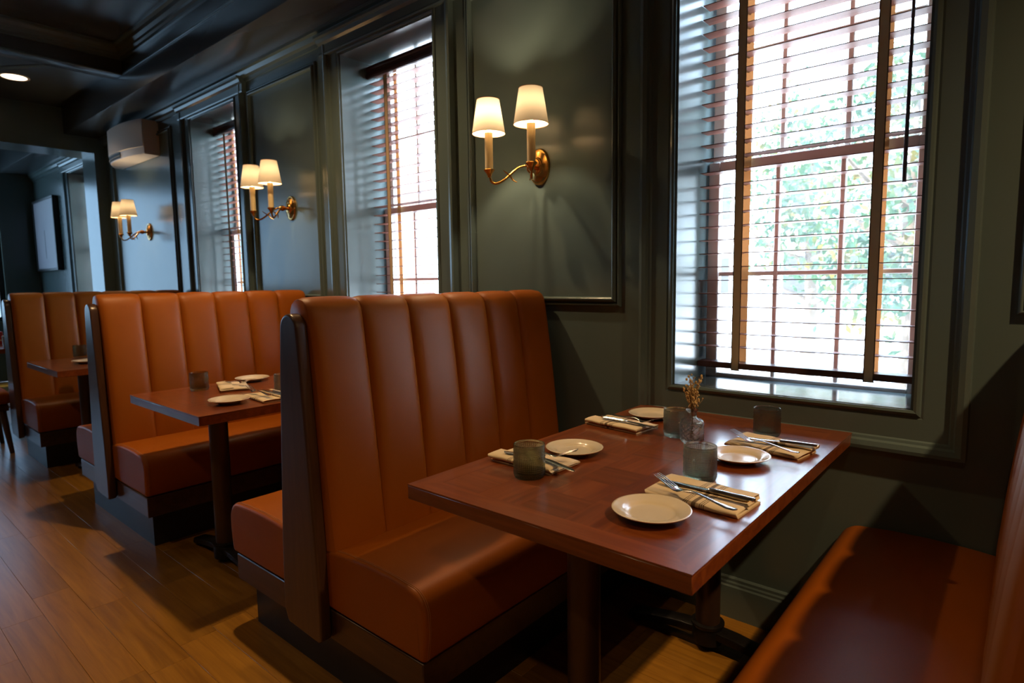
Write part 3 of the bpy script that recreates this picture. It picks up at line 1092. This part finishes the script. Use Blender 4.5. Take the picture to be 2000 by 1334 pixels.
def napkin_mesh(seed, L=0.215, W=0.130):
    """cloth folded into a flat roll: one thick sheet folded back on itself three times"""
    rnd = random.Random(seed)
    t = 0.0042
    h = W / 2
    cl = [(h * 0.80, 0.0022)] + [(h * k, 0.0022) for k in (0.4, 0, -0.4, -0.8)]
    cl += [(-h - 0.0035 * math.sin(a), 0.0062 - 0.0040 * math.cos(a)) for a in (0.5, 1.2, 1.9, 2.6)]
    cl += [(h * k, 0.0106 + 0.0005 * rnd.random()) for k in (-0.8, -0.4, 0, 0.4, 0.72)]
    cl += [(h * 0.86 + 0.0032 * math.sin(a), 0.0142 - 0.0034 * math.cos(a)) for a in (0.5, 1.2, 1.9, 2.6)]
    cl += [(h * k, 0.0180 + 0.0006 * rnd.random()) for k in (0.6, 0.3, 0.02)]
    n = len(cl)
    up, dn = [], []
    for i in range(n):
        a, b = Vector(cl[max(i - 1, 0)]), Vector(cl[min(i + 1, n - 1)])
        d = (b - a).normalized()
        nr = Vector((-d.y, d.x))
        up.append(Vector(cl[i]) + nr * t / 2)
        dn.append(Vector(cl[i]) - nr * t / 2)
    poly = up + list(reversed(dn))
    K = 14
    vs, fs = [], []
    m = len(poly)
    for k in range(K + 1):
        u = -L / 2 + L * k / K
        sh = 0.0016 * math.sin(k * 0.9 + seed)
        for q in poly:
            lift = 0.0007 * math.sin(k * 1.3 + q.x * 60 + seed) * min(1, q.y / 0.01)
            endw = 0.004 * math.sin(q.y * 240 + seed) if k in (0, K) else 0
            vs.append((u + endw, q.x + sh * (q.y / 0.018), max(0.0002, q.y + lift)))
    for k in range(K):
        for i in range(m):
            j = (i + 1) % m
            fs.append((k * m + i, k * m + j, (k + 1) * m + j, (k + 1) * m + i))
    for base in (0, K * m):
        for i in range(n - 1):
            fs.append((base + i, base + i + 1, base + m - 2 - i, base + m - 1 - i))
    return G().add(vs, fs).mesh('napkin', M['napkin'], ang=60)


nap_me = [napkin_mesh(1), napkin_mesh(4), napkin_mesh(9)]
NAPS = [(0.330, -0.862, R(-3), 0, 'cream napkin with dark stripes by the plate at the front corner'),
        (0.322, -0.352, R(-8), 1, 'cream napkin with dark stripes in front of the lone window-end tumbler'),
        (-0.140, -0.893, R(179), 2, 'cream napkin behind the tumbler nearest the aisle'),
        (-0.163, -0.385, R(173), 0, 'cream napkin with cutlery at the wall corner of the front table'),
        (-1.635, -0.860, R(-5), 1, 'cream napkin with a fork standing up on the middle table'),
        (-2.025, -0.845, R(160), 2, 'loosely folded cream napkin beside the aisle-end tumbler on the middle table'),
        (-4.14, -0.79, R(170), 0, 'cream napkin edge showing past the glass on the hidden table')]
for (x, y, a, k, l) in NAPS:
    tag(link('napkin', nap_me[k], None, (x, y, ZT), (0, 0, a)), l, 'napkin', 'folded napkins on the tables')


def strip_mesh(st, t=0.0016, name='handle', mat=None):
    """st = list of (x, halfwidth, z, yoff); rounded thin bar"""
    vs, fs = [], []
    sec = [(-1, 0), (-0.6, 0.8), (0, 1), (0.6, 0.8), (1, 0), (0.6, -0.6), (0, -0.8), (-0.6, -0.6)]
    n = len(sec)
    for (x, w, z, yo) in st:
        for (a, b) in sec:
            vs.append((x, yo + a * w, z + b * t))
    for k in range(len(st) - 1):
        for i in range(n):
            j = (i + 1) % n
            fs.append((k * n + i, k * n + j, (k + 1) * n + j, (k + 1) * n + i))
    fs.append(tuple(range(n)))
    fs.append(tuple(reversed([(len(st) - 1) * n + i for i in range(n)])))
    return G().add(vs, fs).mesh(name, mat or M['steel'], ang=50)


fork_h = strip_mesh([(0.0, 0.004, 0.0045, 0), (0.004, 0.0085, 0.0035, 0), (0.02, 0.0100, 0.0030, 0), (0.05, 0.0062, 0.0055, 0), (0.085, 0.0040, 0.0105, 0), (0.11, 0.0034, 0.0125, 0), (0.125, 0.0036, 0.0095, 0),
                     (0.134, 0.0065, 0.0065, 0), (0.141, 0.0112, 0.0050, 0), (0.150, 0.0122, 0.0058, 0), (0.157, 0.0122, 0.0080, 0)], 0.0017)
tine_me = [strip_mesh([(0.155, 0.0019, 0.0075, o), (0.170, 0.0017, 0.0135, o), (0.186, 0.0015, 0.0200, o * 0.97), (0.202, 0.0013, 0.0255, o * 0.93), (0.208, 0.0005, 0.0272, o * 0.92)], 0.0010, 'tine') for o in (-0.0102, -0.0034, 0.0034, 0.0102)]
knife_h = strip_mesh([(0.0, 0.004, 0.0062, 0), (0.004, 0.0085, 0.0062, 0), (0.015, 0.0098, 0.0062, 0), (0.04, 0.0078, 0.0062, 0), (0.085, 0.0068, 0.0062, 0), (0.098, 0.0082, 0.0062, 0), (0.102, 0.0060, 0.0062, 0)], 0.0050)
knife_b = strip_mesh([(0.100, 0.0062, 0.0062, 0), (0.112, 0.0088, 0.0055, 0.001), (0.16, 0.0098, 0.0045, 0.001), (0.20, 0.0090, 0.0035, 0.0005), (0.216, 0.0060, 0.0030, -0.002), (0.224, 0.0015, 0.0030, -0.0045)], 0.0011, 'blade')


def fork(x, y, z, a, l, pitch=0.0):
    t = tag(link('fork', None, None, (x, y, z), (0, pitch, a)), l, 'fork', 'forks on the napkins')
    link('handle', fork_h, t)
    for m in tine_me:
        link('tine', m, t)


def knife(x, y, z, a, l):
    t = tag(link('table_knife', None, None, (x, y, z), (0, 0, a)), l, 'knife', 'knives on the napkins')
    link('handle', knife_h, t)
    link('blade', knife_b, t)


ZN = ZT + 0.0220
# each setting: knife away from the plate, fork beside it
fork(0.440, -0.951, ZN, math.atan2(0.048, -0.209), 'silver fork beside the plate at the front corner of the table')
knife(0.453, -0.880, ZN, R(180) - R(2), 'silver knife on the striped napkin at the front corner')
fork(0.422, -0.446, ZN, math.atan2(0.049, -0.195), 'silver fork beside the plate that reflects the window')
knife(0.449, -0.352, ZN, R(180) + R(7), 'silver knife under the lone window-end tumbler')
fork(-0.212, -0.925, ZN, math.atan2(0.070, 0.19), 'silver fork poking out behind the tumbler nearest the aisle')
knife(-0.180, -0.892, ZN, math.atan2(-0.052, 0.22), 'silver knife hanging off the napkin behind the aisle tumbler')
fork(-0.215, -0.345, ZN, math.atan2(-0.055, 0.19), 'silver fork at the wall corner place setting')
knife(-0.225, -0.402, ZN, math.atan2(-0.020, 0.22), 'silver knife at the wall corner place setting')
fork(-1.555, -0.895, ZN, math.atan2(0.0, -0.2), 'silver fork with raised tines on the middle table')
knife(-1.535, -0.850, ZN, R(176), 'silver knife on the middle table napkin by the booth panel')
fork(-2.115, -0.835, ZN, math.atan2(0.02, 0.2), 'silver fork on the loosely folded napkin of the middle table')


# bud vase with pressed diamonds
def vase_mesh():
    na, nz = 96, 40
    vs, fs = [], []
    prof = []
    for i in range(nz + 1):
        z = 0.055 * i / nz
        prof.append((0.0262 if z > 0.003 else 0.0245, z, 1.0 if 0.005 < z < 0.050 else 0.0))
    prof += [(0.0255, 0.0575, 0), (0.0215, 0.0600, 0), (0.0140, 0.0612, 0), (0.0108, 0.0640, 0), (0.0104, 0.0760, 0), (0.0118, 0.0810, 0), (0.0150, 0.0835, 0), (0.0150, 0.0850, 0),
             (0.0118, 0.0840, 0), (0.0088, 0.0790, 0), (0.0084, 0.0640, 0), (0.0200, 0.0560, 0), (0.0225, 0.0500, 0), (0.0225, 0.0100, 0), (0.0180, 0.0060, 0), (0.002, 0.0055, 0)]
    for (r, z, f) in prof:
        for k in range(na):
            a = 2 * math.pi * k / na
            d = 0
            if f:
                u, v = a * 12 / (2 * math.pi), z / 0.0125
                p, q = (u + v) % 1.0, (u - v) % 1.0
                d = 0.0019 * max(0, 1 - min(p, 1 - p) * 5.5) + 0.0019 * max(0, 1 - min(q, 1 - q) * 5.5)
            vs.append(((r + d) * math.cos(a), (r + d) * math.sin(a), z))
    T = len(prof)
    for i in range(T - 1):
        for k in range(na):
            j = (k + 1) % na
            fs.append((i * na + k, i * na + j, (i + 1) * na + j, (i + 1) * na + k))
    fs.append(tuple(reversed(range(na))))
    fs.append(tuple((T - 1) * na + k for k in range(na)))
    return G().add(vs, fs).mesh('bud_vase', M['vase'], ang=60)


VX, VY = 0.108, -0.420
vo = tag(link('bud_vase', vase_mesh(), None, (VX, VY, ZT)), 'small clear glass bud vase with pressed diamond pattern on the front table', 'vase')
vo.scale = (1.27, 1.27, 1.16)
bq = thing('dried_bouquet', 'dried flowers with small cream buds in the bud vase', 'dried flowers', (VX, VY, ZT + 0.006))
rb = random.Random(5)
bud_me = None
bmv = bmesh.new()
bmesh.ops.create_icosphere(bmv, subdivisions=1, radius=1.0)
bv, bf = [v.co.copy() for v in bmv.verts], [[v.index for v in f.verts] for f in bmv.faces]
bmv.free()
for k in range(16):
    a = k * 2.4
    sp = 0.006 + 0.026 * rb.random()
    h = 0.130 + 0.070 * rb.random()
    px, py = sp * math.cos(a), sp * math.sin(a)
    pts = [(0.003 * math.cos(a + 3), 0.003 * math.sin(a + 3), 0.0), (0.001 * math.cos(a), 0.001 * math.sin(a), 0.085), (px * 0.45, py * 0.45, 0.085 + (h - 0.085) * 0.5), (px, py, h)]
    s = obj('flower_stem', G().tube(pts, [0.0011, 0.0010, 0.0009, 0.0006], 5), M['stem'], bq)
    bg_ = G()
    for j in range(12):
        u = 0.25 + 0.75 * j / 11
        zz = 0.085 + (h - 0.085) * u
        ff = 0.45 + 0.55 * max(0, (u - 0.5) / 0.5) if u > 0.5 else 0.9 * u
        ox, oy = px * ff + rb.uniform(-1, 1) * 0.009, py * ff + rb.uniform(-1, 1) * 0.009
        r = rb.uniform(0.0020, 0.0042)
        bg_.add([(ox + v.x * r, oy + v.y * r, zz + v.z * r * 1.25) for v in bv], bf)
        bg_.tube([(px * ff, py * ff, zz - 0.010), (ox, oy, zz)], 0.0004, 4, False)
    tag(obj('flower_buds', bg_, M['bud'], s), kind='stuff')


# ------------------------------------------------------------------ sconces
def bez(p, n=14):
    p = [Vector(q) for q in p]
    r = []
    for i in range(n + 1):
        t = i / n
        r.append((1 - t) ** 3 * p[0] + 3 * (1 - t) ** 2 * t * p[1] + 3 * (1 - t) * t * t * p[2] + t ** 3 * p[3])
    return r


def build_sconce(x, z, label, p_in, p_out):
    t = thing('wall_sconce', label, 'wall lamp', (x, 0, z), group='two-armed brass wall sconces')
    pl = [(0.0, 0.0), (1.0, 0.0), (1.0, 0.006), (0.95, 0.012), (0.86, 0.011), (0.78, 0.014), (0.50, 0.020), (0.46, 0.026), (0.40, 0.026), (0.36, 0.030), (0.0, 0.034)]
    g = G()
    g.lathe([(r * 0.056, h) for r, h in pl], 40, (0, 0, 0), 'y')
    g.v = [(v[0], v[1], v[2] * 1.42) for v in g.v]
    obj('backplate', g, M['brass'], t)
    obj('stem', G().lathe([(0.010, 0.02), (0.010, 0.05), (0.015, 0.055), (0.019, 0.065), (0.015, 0.078), (0.011, 0.084), (0.0, 0.090)], 20, (0, 0, -0.004), 'y'), M['brass'], t)
    for s, pw in ((-1, p_out), (1, p_in)):
        ex, ey, ez = s * 0.115, -0.205, -0.030
        a = G()
        a.tube(bez([(s * 0.010, -0.066, -0.004), (s * 0.052, -0.095, 0.012), (s * 0.050, -0.130, -0.045), (s * 0.082, -0.165, -0.072)], 12)
               + bez([(s * 0.082, -0.165, -0.072), (s * 0.100, -0.184, -0.086), (ex, ey, -0.085), (ex, ey, ez)], 10)[1:], 0.0055, 10)
        a.tube(bez([(s * 0.057, -0.135, -0.048), (s * 0.050, -0.150, -0.046), (s * 0.058, -0.165, -0.034), (s * 0.066, -0.170, -0.026)], 6), [0.004, 0.0038, 0.0036, 0.0032, 0.0028, 0.0022, 0.0014], 8)
        a.tube(bez([(s * 0.057, -0.133, -0.048), (s * 0.052, -0.128, -0.064), (s * 0.042, -0.124, -0.072), (s * 0.034, -0.116, -0.074)], 6), [0.004, 0.0038, 0.0036, 0.0032, 0.0028, 0.0022, 0.0014], 8)
        ao = obj('arm', a, M['brass'], t)
        obj('bobeche', G().lathe([(0.0, -0.034), (0.007, -0.034), (0.010, -0.026), (0.012, -0.018), (0.020, -0.008), (0.024, -0.002), (0.022, 0.001), (0.0, 0.001)], 28, (ex, ey, ez + 0.008)), M['brass'], ao)
        obj('candle_sleeve', G().lathe([(0.0170, 0.0), (0.0170, 0.150), (0.008, 0.152), (0.0, 0.152)], 24, (ex, ey, ez + 0.009)), M['candle'], ao)
        b = obj('bulb', G().lathe([(0.0, 0.0), (0.007, 0.0), (0.009, 0.010), (0.013, 0.022), (0.010, 0.040), (0.0, 0.055)], 14, (ex, ey, ez + 0.161)), M['bulb'], ao)
        z0, z1, r0, r1 = ez + 0.156, ez + 0.294, 0.0700, 0.0475
        sh = G().lathe([(r0, z0), (r1, z1)], 40, (ex, ey, 0))
        sh.f = sh.f[:-2]
        so = obj('lamp_shade', sh, M['shade'], ao)
        for rr, zz in ((r0, z0), (r1, z1)):
            ring = [(ex + rr * math.cos(R(k * 9)), ey + rr * math.sin(R(k * 9)), zz) for k in range(41)]
            obj('shade_rim', G().tube(ring, 0.0012, 5, False), M['stitch'], ao)
        ld = bpy.data.lights.new('sconce_lamp', 'POINT')
        ld.energy = pw
        ld.color = (1.0, 0.74, 0.44)
        ld.shadow_soft_size = 0.012
        lo = bpy.data.objects.new('sconce_lamp', ld)
        COL.objects.link(lo)
        lo.parent = t
        lo.location = (ex, ey, ez + 0.235)
    return t


build_sconce(-0.795, 1.750, 'two-armed brass sconce with cream shades, biggest in view, by the large window', 4.2, 9.5)
build_sconce(-2.872, 1.750, 'two-armed brass sconce between the two narrow windows', 3.2, 3.6)
build_sconce(-5.385, 1.750, 'small far two-armed brass sconce below the air conditioner', 2.8, 2.8)


# ------------------------------------------------------------------ air conditioner, downlights, picture
ac = thing('air_conditioner', 'white wall-mounted air conditioner with a bowed front, high by the doorway', 'air conditioner', (-5.49, 0, 2.390))
hw, hh = 0.47, 0.295


def bow(u):
    return 0.128 + 0.070 * (1 - abs(u) ** 2.2) - (0.05 * max(0, -u - 0.55) / 0.45)


K = 20
plan = [(hw * (-1 + 2 * k / K), -bow(-1 + 2 * k / K)) for k in range(K + 1)]
body = plan + [(hw, 0.0), (-hw, 0.0)]
gb = G().pillow([(p[0], p[1] * 0.965) for p in body], 0.0, hh, 0.006, 2, axis='z')
obj('housing', gb, M['white'], ac, ang=45)
fp = G()
vs, fs = [], []
for (zz, k0) in ((0.060, 0.985), (0.064, 1.03), (hh - 0.006, 1.02), (hh + 0.003, 0.98)):
    for p in plan:
        vs.append((p[0] * 0.99, p[1] * k0, zz))
for r_ in range(3):
    for k in range(K):
        fs.append((r_ * (K + 1) + k, r_ * (K + 1) + k + 1, (r_ + 1) * (K + 1) + k + 1, (r_ + 1) * (K + 1) + k))
fp.add(vs, fs)
obj('front_cover', fp, M['white'], ac, ang=45)
op = plan[1:13]
nn = len(op)
vs = [(p[0], p[1] * 0.985 + 0.0, zz) for zz in (0.007, 0.056) for p in op]
obj('air_outlet', G().add(vs, [(k, k + 1, nn + k + 1, nn + k) for k in range(nn - 1)]), M['dark'], ac)
lv = G()
for zz in (0.028,):
    vs = [(p[0], p[1] * kk, zz + dz) for (kk, dz) in ((0.988, 0.0), (1.020, -0.005), (1.020, -0.002), (0.988, 0.003)) for p in op]
    lv.add(vs, [(q * nn + k, q * nn + k + 1, (q + 1) * nn + k + 1, (q + 1) * nn + k) for q in range(3) for k in range(nn - 1)])
obj('louver', lv, M['white'], ac)

DL = [(-5.66, -0.85, CEIL_FLAT, 'lit recessed downlight in the lower ceiling beyond the cross beam')] + \
     [(x, y, CEIL_COFFER, l) for (x, y), l in zip(DOWNLIGHTS, ('recessed downlight in the coffer above the middle table', 'recessed downlight in the coffer over the booth that faces the front table'))]
for (x, y, z, l) in DL:
    t = thing('recessed_downlight', l, 'ceiling light', (x, y, z), group='recessed downlights')
    obj('trim_ring', G().lathe([(0.085, 0.0), (0.105, 0.0), (0.106, -0.004), (0.100, -0.007), (0.088, -0.006), (0.085, 0.0)], 36), M['white'], t)
    obj('lens', G().lathe([(0.0, -0.003), (0.086, -0.003), (0.086, 0.0), (0.0, 0.0)], 36), M['lens'], t)

pf = thing('framed_picture', 'tall black-framed picture on pale paper with one thin dark line, far room wall', 'picture', (-8.83, 0, 1.46))
fr_ = G()
fr_.box(-0.50, 0.50, -0.060, -0.002, 0.0, 0.030, 0.003).box(-0.50, 0.50, -0.060, -0.002, 0.89, 0.92, 0.003).box(-0.50, -0.47, -0.060, -0.002, 0.03, 0.89, 0.003).box(0.47, 0.50, -0.060, -0.002, 0.03, 0.89, 0.003)
obj('frame', fr_, M['black'], pf)
cv = obj('canvas', G().box(-0.47, 0.47, -0.050, -0.006, 0.03, 0.89), M['art'], pf, smooth=False)
obj('ink_line', G().box(-0.030, -0.018, -0.0512, -0.0500, 0.16, 0.52), M['black'], cv, smooth=False)


# ------------------------------------------------------------------ aisle chair and the things on the end table
ch = thing('aisle_chair', 'chair with thick orange leather seat and dark legs past the end booth', 'chair', (-5.19, -1.42, 0), R(88))
obj('seat', G().box(-0.235, 0.235, -0.23, 0.23, 0.375, 0.475, 0.025), M['leather'], ch, ang=50)
obj('seat_frame', G().box(-0.222, 0.222, -0.215, 0.215, 0.325, 0.3745, 0.005), M['walnutx'], ch)
for sx in (-1, 1):
    for sy in (-1, 1):
        obj('leg', G().tube([(sx * 0.185, sy * 0.185, 0.326), (sx * 0.215, sy * 0.225, 0.0)], [0.024, 0.015], 8), M['walnut'], ch)
obj('backrest', G().box(-0.262, -0.215, -0.22, 0.22, 0.476, 0.86, 0.02), M['leather'], ch, ang=50)

cup_prof = [(0.0, 0.0), (0.034, 0.0), (0.037, 0.004), (0.039, 0.075), (0.0395, 0.092), (0.0385, 0.093), (0.036, 0.090), (0.034, 0.010), (0.0, 0.008)]
cup_me = G().lathe(cup_prof, 24).mesh('cup', M['cup'])
for (x, y, l) in [(-5.58, -1.07, 'pale green cup on the end table past the last booth'), (-6.00, -0.92, 'pale green cup further along the end table'), ]:
    tag(link('cup', cup_me, None, (x, y, ZT)), l, 'cup', 'pale cups on the end table')
c = thing('menu_box', 'low red box with a cream band on the end table', 'box', (-6.02, -1.10, ZT), R(12))
obj('box_body', G().box(-0.07, 0.07, -0.05, 0.05, 0, 0.11, 0.003), M['red'], c)
obj('band', G().box(-0.0712, 0.0712, -0.0512, 0.0512, 0.030, 0.042), M['plate'], c, smooth=False)
c = thing('napkin_caddy', 'open wooden caddy with cream napkins on the end table', 'caddy', (-5.68, -0.86, ZT), R(5))
obj('tray', G().box(-0.07, 0.07, -0.045, 0.045, 0, 0.012, 0.002).box(-0.07, -0.062, -0.045, 0.045, 0.0122, 0.045, 0.002).box(0.062, 0.07, -0.045, 0.045, 0.0122, 0.045, 0.002), M['walnutx'], c)
obj('napkin_stack', G().box(-0.058, 0.058, -0.040, 0.040, 0.0125, 0.036, 0.003), M['plate'], c)

# ------------------------------------------------------------------ outside
struct(obj('ground', G().box(-30, 25, 0.4, 45, -0.75, -0.55), M['pavement'], smooth=False), 'sunlit pale pavement outside the windows', 'ground')


def facade(name, x0, x1, y, z1, mat, label, rows):
    t = thing(name, label, 'building', ((x0 + x1) / 2, y, -0.55))
    hw = (x1 - x0) / 2
    obj('wall', G().box(-hw, hw, 0, 3.0, 0, z1), M[mat], t, smooth=False)
    obj('roof', G().box(-hw - 0.2, hw + 0.2, -0.25, 3.2, z1 + 0.001, z1 + 0.25), M['sash'], t, smooth=False)
    n = max(1, int((x1 - x0) / 2.2))
    for r in range(rows):
        for k in range(n):
            cx = -hw + (k + 0.5) * (2 * hw / n)
            z = 1.1 + r * 2.7
            f = obj('window', G().box(cx - 0.5, cx + 0.5, -0.06, -0.001, z, z + 1.5), M['sash'], t, smooth=False)
            obj('glass', G().box(cx - 0.42, cx + 0.42, -0.07, -0.061, z + 0.08, z + 1.42), M['dark'], f, smooth=False)


def tree(x, y, h, r, label, seed, n):
    t = thing('leafy_tree', label, 'tree', (x, y, -0.55), group='trees outside the windows')
    rr = random.Random(seed)
    g = G()
    g.tube([(0, 0, 0), (0.05, 0, h * 0.3), (-0.04, 0.05, h * 0.6), (0, 0, h * 0.9)], [0.13, 0.10, 0.07, 0.02], 10)
    for k in range(7):
        a = rr.uniform(0, 6.28)
        z = h * rr.uniform(0.25, 0.7)
        g.tube([(0, 0, z), (math.cos(a) * r * 0.5, math.sin(a) * r * 0.5, z + 0.3), (math.cos(a) * r * 0.9, math.sin(a) * r * 0.9, z + 0.7)], [0.045, 0.03, 0.012], 6)
    obj('trunk', g, M['bark'], t)
    lf = G()
    cl = []
    for k in range(26):
        a, e = rr.uniform(0, 6.28), rr.uniform(-0.9, 1.0)
        q = r * rr.uniform(0.45, 0.95)
        cl.append(Vector((math.cos(a) * q * math.sqrt(1 - min(1, e * e) * 0.8), math.sin(a) * q * math.sqrt(1 - min(1, e * e) * 0.8), h * 0.64 + e * h * 0.31)))
    for k in range(n):
        c = rr.choice(cl)
        p = c + Vector((rr.gauss(0, 1), rr.gauss(0, 1), rr.gauss(0, 1))) * r * 0.22
        u = Vector((rr.gauss(0, 1), rr.gauss(0, 1), rr.gauss(0, 1))).normalized()
        v = u.orthogonal().normalized()
        s = rr.uniform(0.045, 0.085)
        lf.add([p - u * s, p + v * s * 0.5 + u * s * 0.1, p + u * s, p - v * s * 0.5 + u * s * 0.1], [(0, 1, 2, 3)])
    tag(link('foliage', lf.mesh('foliage', M['leaf'], smooth=False), t), kind='stuff')


tree(-0.12, 5.6, 4.1, 1.05, 'leafy green and yellow tree outside the large window', 11, 3600)
tree(1.85, 3.4, 4.4, 0.85, 'leafy tree added out of view to shade the large window reveal', 31, 5200)  # unseen tree, added to block bright sky mirrored in the window reveal
tree(-1.9, 8.6, 4.6, 1.3, 'paler leafy tree further back outside the large window', 23, 3000)
facade('pale_building', -12.0, -1.2, 20, 5.5, 'stucco', 'pale sunlit building across the pavement', 2)
facade('brick_building', -40, -18, 12, 6.5, 'brick', 'red brick building seen through the narrow windows', 2)
